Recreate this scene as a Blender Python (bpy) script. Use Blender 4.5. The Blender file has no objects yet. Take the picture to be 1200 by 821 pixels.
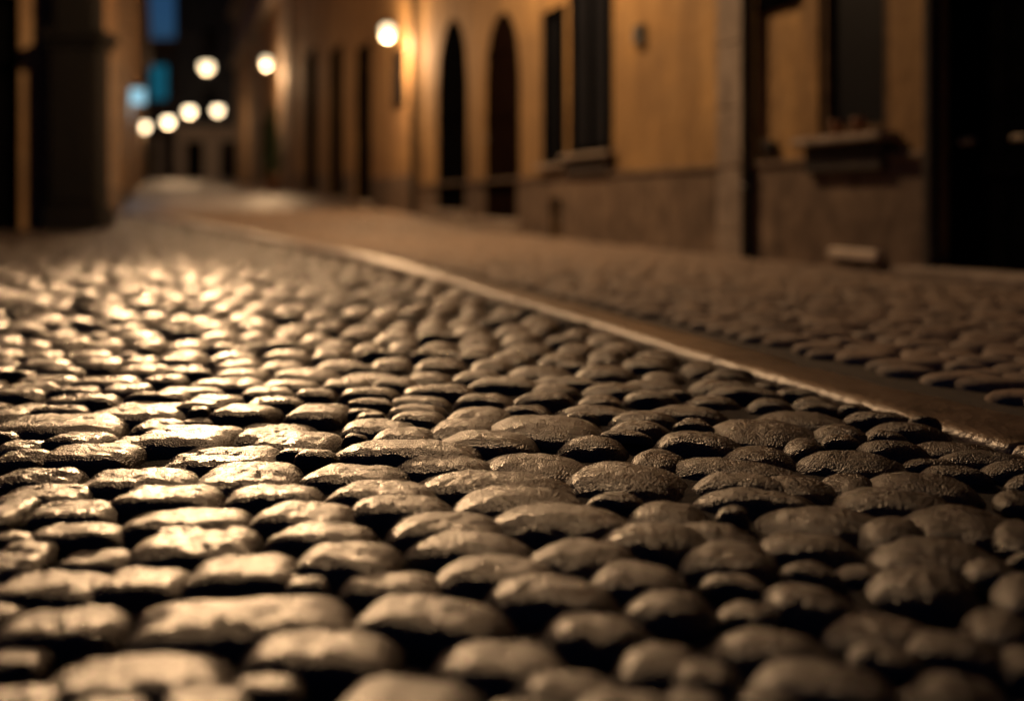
import bpy, math, random
import numpy as np
from mathutils import Matrix, Vector

random.seed(7)
rng = np.random.default_rng(11)
sc = bpy.context.scene
C = sc.collection
R = math.radians
CAM_Z = 0.42


def gz(y):
    """height of the street: level at first, then gently uphill"""
    t = (np.asarray(y, float) - 11.2) / 1.2
    return 0.03125 * 1.2 * np.where(t > 30, t, np.log1p(np.exp(np.minimum(t, 30))))


def gzf(y):
    return float(gz(y))


# ------------------------------------------------------------------ objects
def tag(o, label=None, cat=None, group=None, kind=None):
    if label: o['label'] = label
    if cat: o['category'] = cat
    if group: o['group'] = group
    if kind: o['kind'] = kind
    return o


def empty(name, loc=(0, 0, 0), rz=0.0):
    o = bpy.data.objects.new(name, None)
    o.empty_display_size = 0.2
    C.objects.link(o)
    o.location = loc
    o.rotation_euler = (0, 0, rz)
    return o


class MB:
    def __init__(self):
        self.v = []
        self.f = []
        self.smooth = []

    def quad(self, a, b, c, d):
        n = len(self.v)
        self.v += [a, b, c, d]
        self.f.append((n, n + 1, n + 2, n + 3))
        self.smooth.append(False)

    def box(self, x0, x1, y0, y1, z0, z1, rot=None, b=0.0):
        """axis aligned box, with small chamfers (b) on the upright and top edges"""
        if b <= 0:
            pts = [(x0, y0, z0), (x1, y0, z0), (x1, y1, z0), (x0, y1, z0), (x0, y0, z1), (x1, y0, z1), (x1, y1, z1), (x0, y1, z1)]
            fs = [(0, 3, 2, 1), (4, 5, 6, 7), (0, 1, 5, 4), (1, 2, 6, 5), (2, 3, 7, 6), (3, 0, 4, 7)]
        else:
            def ring(i, z):
                a0, a1, c0, c1 = x0 + i, x1 - i, y0 + i, y1 - i
                return [(a0 + b, c0, z), (a1 - b, c0, z), (a1, c0 + b, z), (a1, c1 - b, z), (a1 - b, c1, z), (a0 + b, c1, z), (a0, c1 - b, z), (a0, c0 + b, z)]
            pts = ring(b * .6, z0) + ring(0, z0 + b) + ring(0, z1 - b) + ring(b * .6, z1)
            fs = [tuple(range(7, -1, -1)), tuple(range(24, 32))]
            for k in range(3):
                for i in range(8):
                    j = (i + 1) % 8
                    fs.append((k * 8 + i, k * 8 + j, k * 8 + 8 + j, k * 8 + 8 + i))
        n = len(self.v)
        if rot:
            pts = [tuple(rot @ Vector(p)) for p in pts]
        self.v += pts
        for f in fs:
            self.f.append(tuple(n + i for i in f))
            self.smooth.append(False)

    def lathe(self, prof, cx=0, cy=0, n=20, cap=True):
        """prof: list of (r, z) from bottom to top"""
        s = len(self.v)
        for r, z in prof:
            for k in range(n):
                a = 2 * math.pi * k / n
                self.v.append((cx + r * math.cos(a), cy + r * math.sin(a), z))
        for i in range(len(prof) - 1):
            for k in range(n):
                j = (k + 1) % n
                self.f.append((s + i * n + k, s + i * n + j, s + (i + 1) * n + j, s + (i + 1) * n + k))
                self.smooth.append(True)
        if cap:
            self.f.append(tuple(s + k for k in range(n - 1, -1, -1)))
            self.smooth.append(False)
            e = s + (len(prof) - 1) * n
            self.f.append(tuple(e + k for k in range(n)))
            self.smooth.append(False)

    def tube(self, pts, r, n=8):
        pts = [Vector(p) for p in pts]
        s = len(self.v)
        for i, p in enumerate(pts):
            d = (pts[min(i + 1, len(pts) - 1)] - pts[max(i - 1, 0)]).normalized()
            u = d.cross(Vector((0, 0, 1)))
            if u.length < 1e-3: u = d.cross(Vector((1, 0, 0)))
            u.normalize(); w = u.cross(d)
            for k in range(n):
                a = 2 * math.pi * k / n
                self.v.append(tuple(p + u * (r * math.cos(a)) + w * (r * math.sin(a))))
        for i in range(len(pts) - 1):
            for k in range(n):
                j = (k + 1) % n
                self.f.append((s + i * n + k, s + (i + 1) * n + k, s + (i + 1) * n + j, s + i * n + j))
                self.smooth.append(True)
        self.f.append(tuple(s + k for k in range(n)))
        self.smooth.append(False)
        e = s + (len(pts) - 1) * n
        self.f.append(tuple(e + k for k in range(n - 1, -1, -1)))
        self.smooth.append(False)

    def build(self, name, mat, parent=None):
        me = bpy.data.meshes.new(name)
        me.from_pydata([tuple(map(float, p)) for p in self.v], [], self.f)
        me.polygons.foreach_set('use_smooth', self.smooth)
        me.materials.append(mat)
        me.update()
        o = bpy.data.objects.new(name, me)
        C.objects.link(o)
        if parent: o.parent = parent
        return o


def np_mesh(name, verts, faces, mat, parent=None, tone=None, smooth=True):
    me = bpy.data.meshes.new(name)
    verts = np.ascontiguousarray(verts, np.float32)
    k = faces.shape[1]
    me.vertices.add(len(verts)); me.vertices.foreach_set('co', verts.ravel())
    me.loops.add(faces.size); me.loops.foreach_set('vertex_index', faces.ravel().astype(np.int32))
    me.polygons.add(len(faces))
    me.polygons.foreach_set('loop_start', np.arange(0, faces.size, k, dtype=np.int32))
    me.polygons.foreach_set('use_smooth', np.full(len(faces), smooth))
    me.materials.append(mat)
    me.update(calc_edges=True); me.validate()
    if tone is not None:
        a = me.attributes.new('tone', 'FLOAT', 'POINT')
        a.data.foreach_set('value', np.ascontiguousarray(tone, np.float32))
    o = bpy.data.objects.new(name, me)
    C.objects.link(o)
    if parent: o.parent = parent
    return o


# ------------------------------------------------------------------ materials
def new_mat(name):
    m = bpy.data.materials.new(name)
    m.use_nodes = True
    nt = m.node_tree
    return m, nt, nt.nodes['Principled BSDF']


def node(nt, typ, **kw):
    n = nt.nodes.new(typ)
    for k, v in kw.items():
        if k in n.inputs: n.inputs[k].default_value = v
        else: setattr(n, k, v)
    return n


def pos(nt, scale=(1, 1, 1)):
    g = nt.nodes.new('ShaderNodeNewGeometry')
    mp = nt.nodes.new('ShaderNodeMapping')
    mp.inputs['Scale'].default_value = scale
    nt.links.new(g.outputs['Position'], mp.inputs['Vector'])
    return mp.outputs['Vector']


def noise(nt, vec, scale, detail=4, rough=.55):
    n = node(nt, 'ShaderNodeTexNoise', Scale=scale, Detail=detail, Roughness=rough)
    nt.links.new(vec, n.inputs['Vector'])
    return n.outputs['Fac']


def ramp(nt, fac, stops):
    r = nt.nodes.new('ShaderNodeValToRGB')
    e = r.color_ramp.elements
    while len(e) < len(stops): e.new(.5)
    for i, (p, c) in enumerate(stops):
        e[i].position = p
        e[i].color = (*c, 1) if len(c) == 3 else c
    nt.links.new(fac, r.inputs['Fac'])
    return r.outputs['Color']


def mix(nt, fac, a, b, mode='MIX'):
    m = nt.nodes.new('ShaderNodeMix')
    m.data_type = 'RGBA'; m.blend_type = mode
    if isinstance(fac, float): m.inputs[0].default_value = fac
    else: nt.links.new(fac, m.inputs[0])
    for s, x in ((6, a), (7, b)):
        if isinstance(x, tuple): m.inputs[s].default_value = (*x, 1)
        else: nt.links.new(x, m.inputs[s])
    return m.outputs[2]


def bump(nt, h, strength, dist, prev=None):
    b = node(nt, 'ShaderNodeBump', Strength=strength, Distance=dist)
    nt.links.new(h, b.inputs['Height'])
    if prev is not None: nt.links.new(prev, b.inputs['Normal'])
    return b.outputs['Normal']


def mat_plain(name, col, rough=.6, metal=0.0, nscale=6.0, var=.35, bmp=.15, bs=None, spec=.5):
    m, nt, p = new_mat(name)
    v = pos(nt)
    f = noise(nt, v, nscale, 5)
    lo = tuple(c * (1 - var) for c in col); hi = tuple(min(1, c * (1 + var)) for c in col)
    nt.links.new(ramp(nt, f, [(.3, lo), (.7, hi)]), p.inputs['Base Color'])
    p.inputs['Roughness'].default_value = rough
    p.inputs['Metallic'].default_value = metal
    p.inputs['Specular IOR Level'].default_value = spec
    nt.links.new(bump(nt, noise(nt, v, bs or nscale * 12, 5), bmp, .01), p.inputs['Normal'])
    return m


def mat_plaster(name, base, stain, pale, scale=1.0, zs=.22):
    m, nt, p = new_mat(name)
    v = pos(nt)
    vs = pos(nt, (1, 1, zs))
    big = noise(nt, v, 1.1 * scale, 6, .62)
    streak = noise(nt, vs, 3.2 * scale, 5, .6)
    fine = noise(nt, v, 14, 6, .65)
    c = mix(nt, ramp(nt, big, [(.38, (0, 0, 0)), (.62, (1, 1, 1))]), base, pale)
    c = mix(nt, ramp(nt, noise(nt, v, .55 * scale, 5, .6), [(.46, (0, 0, 0)), (.62, (.7, .7, .7))]), c, stain)
    c = mix(nt, ramp(nt, streak, [(.42, (0, 0, 0)), (.66, (.9, .9, .9))]), c, stain)
    c = mix(nt, ramp(nt, fine, [(.3, (.55, .55, .55)), (.6, (0, 0, 0))]), c, stain)
    nt.links.new(c, p.inputs['Base Color'])
    p.inputs['Roughness'].default_value = .85
    p.inputs['Specular IOR Level'].default_value = .2
    n1 = bump(nt, noise(nt, v, 5, 6, .6), .5, .03)
    nt.links.new(bump(nt, noise(nt, v, 60, 3), .3, .006, n1), p.inputs['Normal'])
    return m


def mat_emit(name, col, strength, base=(.8, .75, .65)):
    m, nt, p = new_mat(name)
    p.inputs['Base Color'].default_value = (*base, 1)
    p.inputs['Emission Color'].default_value = (*col, 1)
    p.inputs['Emission Strength'].default_value = strength
    p.inputs['Roughness'].default_value = .3
    return m


def mat_cobble(name, dark, light, rlo, rhi, grain=.5, spec=.5):
    """worn damp basalt: per stone tone, pitted grain, patchy sheen"""
    m, nt, p = new_mat(name)
    v = pos(nt)
    at = node(nt, 'ShaderNodeAttribute', attribute_name='tone')
    c = ramp(nt, at.outputs['Fac'], [(0, dark), (.35, tuple(x * k for x, k in zip(light, (.62, .66, .72)))), (.7, tuple(x * k for x, k in zip(light, (.95, .86, .78)))), (1, light)])
    f = noise(nt, v, 38, 6, .65)
    c = mix(nt, ramp(nt, f, [(.35, (0, 0, 0)), (.7, (.8, .8, .8))]), c, tuple(x * 1.5 for x in light))
    sp = noise(nt, v, 420, 2, .5)
    c = mix(nt, ramp(nt, sp, [(.60, (0, 0, 0)), (.68, (.8, .8, .8))]), c, (.12, .092, .07))
    nt.links.new(c, p.inputs['Base Color'])
    r = nt.nodes.new('ShaderNodeMapRange')
    nt.links.new(noise(nt, v, 11, 4, .6), r.inputs['Value'])
    r.inputs['From Min'].default_value = .3; r.inputs['From Max'].default_value = .7
    r.inputs['To Min'].default_value = rlo; r.inputs['To Max'].default_value = rhi
    nt.links.new(r.outputs['Result'], p.inputs['Roughness'])
    p.inputs['Specular IOR Level'].default_value = spec
    vo = node(nt, 'ShaderNodeTexVoronoi', Scale=290.0)
    nt.links.new(v, vo.inputs['Vector'])
    sq = node(nt, 'ShaderNodeMath', operation='MULTIPLY'); nt.links.new(vo.outputs['Distance'], sq.inputs[0]); nt.links.new(vo.outputs['Distance'], sq.inputs[1])
    gr = node(nt, 'ShaderNodeMath', operation='SUBTRACT'); gr.inputs[0].default_value = 1.0; nt.links.new(sq.outputs[0], gr.inputs[1])
    n1 = bump(nt, noise(nt, v, 30, 5, .6), .35 * grain * 2, .012)
    n2 = bump(nt, gr.outputs[0], min(1, grain * 1.8), .0026, n1)
    nt.links.new(bump(nt, noise(nt, v, 620, 2, .6), min(1, grain), .0014, n2), p.inputs['Normal'])
    return m


M = {}
M['cobble'] = mat_cobble('cobble_basalt', (.011, .008, .0058), (.031, .0215, .0145), .22, .40)
M['paver'] = mat_cobble('pavement_stone', (.12, .088, .066), (.22, .165, .122), .5, .75, .4, .35)
M['mortar'] = mat_plain('joint_dirt', (.022, .016, .0115), .9, 0, 60, .6, 1.0, 220)
M['pavebed'] = mat_plain('pavement_joint', (.03, .022, .016), .8, 0, 30, .5, .6)
M['kerb'] = mat_plain('kerb_stone', (.12, .085, .06), .34, 0, 9, .5, .45, 45)
M['road'] = mat_plain('worn_road', (.12, .085, .062), .42, 0, 5, .35, .6)
M['ochre'] = mat_plaster('ochre_plaster', (.42, .25, .095), (.19, .115, .055), (.53, .345, .15))
M['ochre2'] = mat_plaster('brown_plaster', (.43, .26, .105), (.21, .12, .06), (.54, .35, .15), 1.6)
M['ochre3'] = mat_plaster('tan_plaster', (.40, .24, .11), (.20, .115, .06), (.52, .36, .19), 1.4)
M['plinth'] = mat_plaster('plinth_render', (.20, .145, .105), (.09, .065, .05), (.29, .215, .155), 1.6, .8)
M['stone'] = mat_plaster('pale_stone', (.34, .28, .225), (.20, .16, .13), (.44, .37, .31), 2.5, .7)
M['darkstone'] = mat_plaster('dark_stone', (.05, .042, .04), (.028, .025, .025), (.085, .066, .055), 1.5)
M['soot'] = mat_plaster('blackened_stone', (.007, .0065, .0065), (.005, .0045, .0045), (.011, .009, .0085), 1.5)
M['slate'] = mat_plaster('blue_grey_render', (.045, .050, .060), (.028, .031, .038), (.065, .068, .075))
M['marble'] = mat_plain('pale_marble', (.62, .53, .44), .6, 0, 8, .2, .3)
M['wood'] = mat_plain('old_door_wood', (.010, .005, .0035), .9, 0, 9, .5, .5, None, .0)
M['darkwood'] = mat_plain('dark_paint_wood', (.003, .003, .0035), .9, 0, 9, .4, .3, None, .0)
M['frame'] = mat_plain('window_wood', (.11, .07, .04), .9, 0, 9, .4, .3, None, .1)
M['glass'] = mat_plain('night_glass', (.008, .009, .012), .55, 0, 2, .2, .02, None, .06)
M['iron'] = mat_plain('black_iron', (.018, .017, .018), .45, .6, 20, .3, .3)
M['metal'] = mat_plain('zinc_pipe', (.028, .028, .032), .5, .4, 10, .3, .3)
M['brass'] = mat_plain('worn_brass', (.22, .17, .12), .6, .2, 30, .3, .2)
M['roof'] = mat_plain('roof_tile', (.11, .06, .04), .8, 0, 6, .4, .5)
M['terracotta'] = mat_plain('terracotta', (.26, .12, .06), .7, 0, 12, .3, .3)
M['leaf'] = mat_plain('cypress_leaf', (.035, .075, .025), .6, 0, 25, .5, .2)
M['stem'] = mat_plain('bark', (.06, .04, .025), .8, 0, 25, .4, .5)
M['globe'] = mat_emit('lamp_glass_warm', (1, .79, .49), 3.0)
M['globe_far'] = mat_emit('lamp_glass_far', (1, .77, .48), 5.5)
M['cool'] = mat_emit('lamp_glass_cool', (.34, .70, .86), .85, (.05, .06, .07))
M['teal'] = mat_emit('teal_window_light', (.02, .36, .56), .22, (.02, .03, .04))

# ------------------------------------------------------------------ street lines
# street side edge of the kerb, from behind the camera up to where it meets the houses on the other side
KERB = [(2.30, -2.0), (1.62, -.2), (1.13, 1.1), (.89, 1.78), (.753, 2.136), (.581, 2.61), (.399, 3.19), (.042, 4.2), (-.406, 5.48), (-1.15, 7.30), (-2.45, 10.3), (-3.78, 12.9), (-5.5, 15.9), (-7.4, 18.7)]
_ky = np.array([k[1] for k in KERB]); _kx = np.array([k[0] for k in KERB])


def kerb_x(y):
    y = np.asarray(y, float)
    return (np.interp(y - .35, _ky, _kx) + np.interp(y, _ky, _kx) + np.interp(y + .35, _ky, _kx)) / 3


def wall_x(y):
    return 4.269 - .3458 * np.asarray(y, float)


def left_x(y):
    return -5.30 - .3458 * (np.asarray(y, float) - 13.1)


# ------------------------------------------------------------------ stones
def waves(x, y, lam, n, seed):
    r = np.random.default_rng(seed)
    o = np.zeros_like(x)
    for _ in range(n):
        a = r.uniform(0, 2 * math.pi); k = 2 * math.pi / (lam * r.uniform(.7, 1.4))
        o += np.sin(k * (x * math.cos(a) + y * math.sin(a)) + r.uniform(0, 6.28))
    return o / math.sqrt(n)


def stone_geo(P, nr, na, amp=1.0, seed=0):
    """P: rows x, y, z, width, depth, rot, height, corner exponent, dome exponent, tilt x, tilt y. Returns verts, faces."""
    P = np.atleast_2d(np.asarray(P, float)); N = len(P)
    r = np.random.default_rng(seed)
    th = np.arange(na) * 2 * math.pi / na
    n = P[:, 7][:, None]
    out = (np.abs(np.cos(th)) ** n + np.abs(np.sin(th)) ** n) ** (-1 / n)
    for h in (1, 2, 3, 4, 5):
        out = out + (r.normal(0, .036 / h ** .6, (N, 1)) * np.cos(h * th + r.uniform(0, 6.28, (N, 1))))
    rho = np.sin(np.arange(1, nr + 1) / nr * math.pi / 2)
    rho[-1] = 1.0
    p = P[:, 8][:, None]
    prof = (1 - np.minimum(rho, .9999)[None, :] ** p) ** .66
    prof[:, -1] = -.35
    hz = P[:, 6][:, None] * (prof - 1)
    lx = (rho[None, :, None] * out[:, None, :] * np.cos(th)) * (P[:, 3] / 2)[:, None, None]
    ly = (rho[None, :, None] * out[:, None, :] * np.sin(th)) * (P[:, 4] / 2)[:, None, None]
    lx = np.concatenate([np.zeros((N, 1)), lx.reshape(N, -1)], 1)
    ly = np.concatenate([np.zeros((N, 1)), ly.reshape(N, -1)], 1)
    lz = np.concatenate([np.zeros((N, 1)), np.repeat(hz, na, 1)], 1)
    lz = lz + P[:, 9][:, None] * lx + P[:, 10][:, None] * ly
    c, s = np.cos(P[:, 5])[:, None], np.sin(P[:, 5])[:, None]
    wx = P[:, 0][:, None] + lx * c - ly * s
    wy = P[:, 1][:, None] + lx * s + ly * c
    wz = P[:, 2][:, None] + lz
    wz = wz + amp * (.0011 * waves(wx, wy, .075, 5, seed + 1) + .0007 * waves(wx, wy, .03, 6, seed + 2) + .0004 * waves(wx, wy, .013, 7, seed + 3))
    V = np.stack([wx, wy, wz], 2).reshape(-1, 3)
    m = 1 + nr * na
    tri = []
    for k in range(na):
        tri.append((0, 1 + k, 1 + (k + 1) % na, 1 + (k + 1) % na))
    for i in range(nr - 1):
        for k in range(na):
            j = (k + 1) % na
            a, b = 1 + i * na, 1 + (i + 1) * na
            tri.append((a + k, b + k, b + j, a + j))
    tri = np.array(tri)
    return V, tri, N, m


def stone_mesh(name, P, nr, na, mat, parent=None, amp=1.0, seed=0, tones=None):
    V, t, N, m = stone_geo(P, nr, na, amp, seed)
    F = (t[None] + (np.arange(N) * m)[:, None, None]).reshape(-1, 4)
    deg = F[:, 2] == F[:, 3]
    # centre fans are triangles, the rest quads: triangulate everything
    Q = F[~deg]
    T = np.concatenate([F[deg][:, :3], Q[:, [0, 1, 2]], Q[:, [0, 2, 3]]])
    if tones is None: tones = np.random.default_rng(seed + 9).uniform(0, 1, N)
    return np_mesh(name, V, T, mat, parent, np.repeat(tones, m))


HERO = [  # x, y, width, depth, turn in degrees of the stones nearest the camera
    (0.101, 0.862, 0.103, 0.061, -21.5), (-0.262, 0.864, 0.077, 0.051, 2.9), (0.158, 0.867, 0.054, 0.044, -24.7), (-0.428, 0.869, 0.081, 0.059, 4.2),
    (-0.09, 0.871, 0.125, 0.111, -14.1), (0.39, 0.901, 0.091, 0.071, -19.1), (0.052, 0.908, 0.105, 0.072, -13.5), (0.281, 0.908, 0.119, 0.08, -20.8),
    (0.174, 0.918, 0.071, 0.058, -23.6), (-0.34, 0.924, 0.154, 0.098, 5.9), (-0.463, 0.955, 0.055, 0.053, 3.6), (0.141, 0.952, 0.083, 0.083, -19.3),
    (0.484, 0.954, 0.059, 0.062, -23.2), (-0.013, 0.96, 0.121, 0.085, -10.5), (-0.18, 0.975, 0.139, 0.098, -3.7), (0.425, 0.98, 0.098, 0.066, -22.8),
    (0.254, 0.987, 0.111, 0.082, -26.0), (-0.453, 1.025, 0.113, 0.078, 4.0), (0.088, 1.034, 0.114, 0.09, -16.8), (0.377, 1.036, 0.124, 0.088, -25.0),
    (0.495, 1.041, 0.06, 0.074, -19.0), (-0.278, 1.046, 0.199, 0.111, 6.4), (-0.08, 1.052, 0.146, 0.093, -15.1), (0.168, 1.089, 0.088, 0.083, -21.7),
    (0.318, 1.104, 0.098, 0.083, -26.7), (0.039, 1.12, 0.139, 0.098, -18.8), (0.563, 1.12, 0.065, 0.098, -21.6), (-0.51, 1.139, 0.128, 0.091, 2.1),
    (0.46, 1.144, 0.106, 0.1, -25.7), (-0.135, 1.158, 0.114, 0.076, -11.0), (-0.416, 1.159, 0.095, 0.094, 3.8), (0.142, 1.167, 0.108, 0.096, -22.1),
    (0.552, 1.179, 0.055, 0.06, -23.1), (-0.314, 1.184, 0.12, 0.104, 6.5), (-0.014, 1.187, 0.133, 0.099, -13.3), (0.411, 1.205, 0.065, 0.062, -26.5),
    (-0.196, 1.23, 0.124, 0.094, -4.9), (-0.504, 1.237, 0.081, 0.06, 0.6), (0.266, 1.237, 0.11, 0.096, -23.6), (-0.598, 1.244, 0.067, 0.1, 3.3),
    (0.088, 1.25, 0.123, 0.113, -15.6), (0.525, 1.255, 0.146, 0.129, -25.3), (-0.051, 1.281, 0.146, 0.099, -16.5), (-0.394, 1.285, 0.143, 0.116, 3.5),
    (0.375, 1.29, 0.125, 0.088, -19.1), (0.183, 1.303, 0.139, 0.113, -23.0), (-0.561, 1.321, 0.11, 0.072, 4.7), (-0.244, 1.322, 0.128, 0.085, -9.3),
    (0.656, 1.325, 0.056, 0.103, -25.6), (0.263, 1.329, 0.113, 0.097, -24.7), (0.495, 1.331, 0.08, 0.107, -26.2), (-0.095, 1.357, 0.142, 0.115, -8.5),
    (-0.438, 1.376, 0.16, 0.1, 6.2), (0.072, 1.381, 0.187, 0.127, -18.4), (-0.683, 1.388, 0.043, 0.113, 4.2), (0.43, 1.387, 0.177, 0.12, -20.7),
    (-0.285, 1.398, 0.134, 0.099, -9.2), (0.611, 1.397, 0.14, 0.145, -26.9), (-0.604, 1.404, 0.113, 0.089, 6.0), (0.219, 1.419, 0.104, 0.11, -20.9),
    (-0.16, 1.443, 0.14, 0.098, -8.0), (0.724, 1.473, 0.051, 0.072, -26.6), (0.011, 1.472, 0.171, 0.127, -16.2), (0.555, 1.478, 0.166, 0.107, -24.3),
    (-0.495, 1.482, 0.142, 0.107, 4.4), (0.363, 1.486, 0.172, 0.086, -23.4), (-0.345, 1.49, 0.13, 0.091, 5.1), (-0.683, 1.499, 0.129, 0.11, 2.2),
    (-0.19, 1.52, 0.15, 0.113, -11.1), (0.357, 1.562, 0.148, 0.081, -25.5), (0.433, 1.564, 0.115, 0.11, -25.9), (-0.028, 1.567, 0.227, 0.125, -12.9),
    (0.626, 1.57, 0.158, 0.125, -19.3), (-0.57, 1.578, 0.164, 0.112, 5.6), (-0.736, 1.584, 0.126, 0.098, 1.4), (0.522, 1.587, 0.08, 0.113, -23.9),
    (0.179, 1.602, 0.174, 0.15, -20.2), (-0.412, 1.612, 0.145, 0.147, 5.6), (-0.244, 1.615, 0.162, 0.122, -10.9), (0.361, 1.664, 0.238, 0.103, -24.7),
    (-0.109, 1.669, 0.158, 0.109, -13.5), (-0.803, 1.684, 0.085, 0.083, 6.5), (0.038, 1.683, 0.182, 0.152, -11.7), (0.562, 1.699, 0.158, 0.124, -20.5),
    (0.246, 1.722, 0.093, 0.116, -23.3), (-0.707, 1.724, 0.152, 0.122, 1.5), (-0.49, 1.735, 0.178, 0.123, 5.8), (0.419, 1.743, 0.121, 0.101, -19.5),
    (-0.177, 1.757, 0.238, 0.136, -10.9), (-0.856, 1.781, 0.076, 0.093, -5.0), (-0.676, 1.8, 0.056, 0.114, -1.2), (0.146, 1.811, 0.112, 0.096, -20.6),
    (0.515, 1.81, 0.059, 0.109, -22.0), (0.331, 1.82, 0.141, 0.097, -23.3), (-0.772, 1.826, 0.106, 0.098, -4.4), (-0.047, 1.838, 0.171, 0.138, -11.1),
    (-0.388, 1.848, 0.143, 0.133, -7.4), (-0.593, 1.858, 0.176, 0.162, -4.0), (-0.198, 1.888, 0.11, 0.118, -9.2), (-0.449, 1.924, 0.145, 0.166, 0.9),
    (0.47, 1.924, 0.186, 0.166, -19.3), (0.067, 1.934, 0.191, 0.175, -19.9), (-0.091, 1.947, 0.124, 0.148, -16.3), (-0.677, 1.959, 0.087, 0.097, 1.2),
    (-0.873, 1.958, 0.227, 0.18, 2.3), (-0.251, 1.965, 0.144, 0.113, -10.9), (-0.186, 2.026, 0.102, 0.096, -10.5), (0.587, 2.05, 0.182, 0.123, -20.8),
    (-0.065, 2.06, 0.12, 0.141, -13.6), (-0.537, 2.07, 0.124, 0.117, -5.4), (-0.392, 2.078, 0.112, 0.126, -7.4), (-1.005, 2.082, 0.076, 0.169, -3.9),
    (-0.753, 2.098, 0.183, 0.172, -2.4), (-0.637, 2.16, 0.109, 0.137, -4.6)]

# ------------------------------------------------------------------ the cobbled street
def param(x, y, w, d, rot, near=True):
    flat = min(1, max(0, (.05 - x / max(y, .5)) / .35))        # setts on the left, long pebbles to the right
    if near: flat *= 1 - .85 * min(1, max(0, (y - 2.3) / .6))    # rounder heads further along
    n = 2.3 + 2.6 * flat + random.uniform(-.2, .3)
    p = 2.6 + 2.9 * flat + random.uniform(-.2, .3)
    h = (.0255 + .007 * random.random()) * min(1.25, max(.6, min(w, d) / .085)) * (1 + .6 * min(1, max(0, (y - 2.3) / 1.2)))
    return [x, y, gzf(y) + random.gauss(0, .0035), w, d, rot, h, n, p, random.gauss(0, .016), random.gauss(-.03, .03) * min(1, .12 / d)]


street = empty('street')
tag(street, 'old street of dark damp rounded cobblestones', None, None, 'structure')

# bed of the joints
ny, nx = 260, 70
yy = np.concatenate([np.linspace(-2, 6, 180), np.linspace(6.1, 18.7, ny - 180)])
Vb = []
for y in yy:
    x1 = kerb_x(y) + .05
    x0 = min(-3.2 - .45 * max(y, 0), x1 - .5) if y < 13 else min(left_x(y) - .2, x1 - .02)
    xs = x1 + (x0 - x1) * np.linspace(0, 1, nx) ** 1.3
    Vb.append(np.stack([xs, np.full(nx, y), np.full(nx, gzf(y) - .0285)], 1))
Vb = np.concatenate(Vb)
Vb[:, 2] += .004 * waves(Vb[:, 0], Vb[:, 1], .12, 6, 5)
idx = np.arange(ny * nx).reshape(ny, nx)
Fb = np.stack([idx[:-1, :-1], idx[1:, :-1], idx[1:, 1:], idx[:-1, 1:]], 2).reshape(-1, 4)[:, ::-1]
np_mesh('joint_bed', Vb, Fb, M['mortar'], street)

hero = [param(x, y, w * 1.17, d * 1.22, R(a)) for x, y, w, d, a in HERO]

# coverage raster of the near field, so that further stones fill what the first ones leave open
G = .01; GX0, GY0, GW, GH = -4.2, .1, 660, 560
cov = np.zeros((GH, GW), bool)


def mask(x, y, w, d, rot, grow=1.0):
    r = max(w, d) * .6 * grow
    i0, i1 = max(0, int((y - r - GY0) / G)), min(GH, int((y + r - GY0) / G) + 1)
    j0, j1 = max(0, int((x - r - GX0) / G)), min(GW, int((x + r - GX0) / G) + 1)
    if i1 <= i0 or j1 <= j0: return None
    Y = GY0 + (np.arange(i0, i1) + .5) * G - y; X = GX0 + (np.arange(j0, j1) + .5) * G - x
    X, Y = np.meshgrid(X, Y)
    a = X * math.cos(rot) + Y * math.sin(rot); b = -X * math.sin(rot) + Y * math.cos(rot)
    return slice(i0, i1), slice(j0, j1), (np.abs(a) / (w * grow / 2)) ** 2.6 + (np.abs(b) / (d * grow / 2)) ** 2.6 < 1


def try_put(x, y, w, d, rot, limit):
    q = mask(x, y, w, d, rot)
    if q is None: return False
    si, sj, m = q
    if m.sum() < 4: return False
    if (cov[si, sj] & m).sum() / m.sum() > limit: return False
    cov[si, sj] |= m
    return True


for h in hero:
    q = mask(h[0], h[1], h[3], h[4], h[5])
    if q: cov[q[0], q[1]] |= q[2]

rest_near, rest_far = [], []
y = .16
k = 0
while y < 19:
    dep = float(np.interp(y, [2.2, 2.7, 3.4, 5, 8], [.10, .175, .29, .43, .50])) * random.uniform(.93, 1.07)
    x1 = float(kerb_x(y)) - .012
    x0 = (-1.2 - .62 * y) if y < 12.5 else float(left_x(y))
    x = x1 - random.uniform(0, .06)
    while x > x0:
        w = random.uniform(.10, .19) if y < 2.6 else random.uniform(.095, .16)
        cx = x - w / 2
        cy = y + random.uniform(-.26, .26) * dep + .02 * math.sin(cx * 5 + y * 3)
        rot = R(-19 * min(1, max(0, (cx / y + .25) / .45)) + random.uniform(-6, 6))
        d = dep * random.uniform(.98, 1.14)
        ww = w * 1.07
        if y < 5.4 and x > -4:
            if try_put(cx, cy, ww, d, rot, .20): (rest_near if y < 4 else rest_far).append(param(cx, cy, ww, d, rot))
        else:
            rest_far.append(param(cx, cy, ww, d, rot))
        x -= w
    y += dep * .97
    k += 1
# smaller stones wedged into what is still open
for size, tries, lim in ((.105, 2600, .22), (.08, 4200, .22), (.06, 6000, .2)):
    for _ in range(tries):
        yv = .15 + 4.9 * random.random() ** 1.5
        xv = random.uniform(-.62 * yv - .9, float(kerb_x(yv)) - size * .5)
        w = size * random.uniform(1.1, 2.0); d = size * random.uniform(.7, .95)
        rot = R(-19 * min(1, max(0, (xv / yv + .25) / .45)) + random.uniform(-12, 12))
        if try_put(xv, yv, w, d, rot, lim):
            (rest_near if yv < 4 else rest_far).append(param(xv, yv, w, d, rot))

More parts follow.
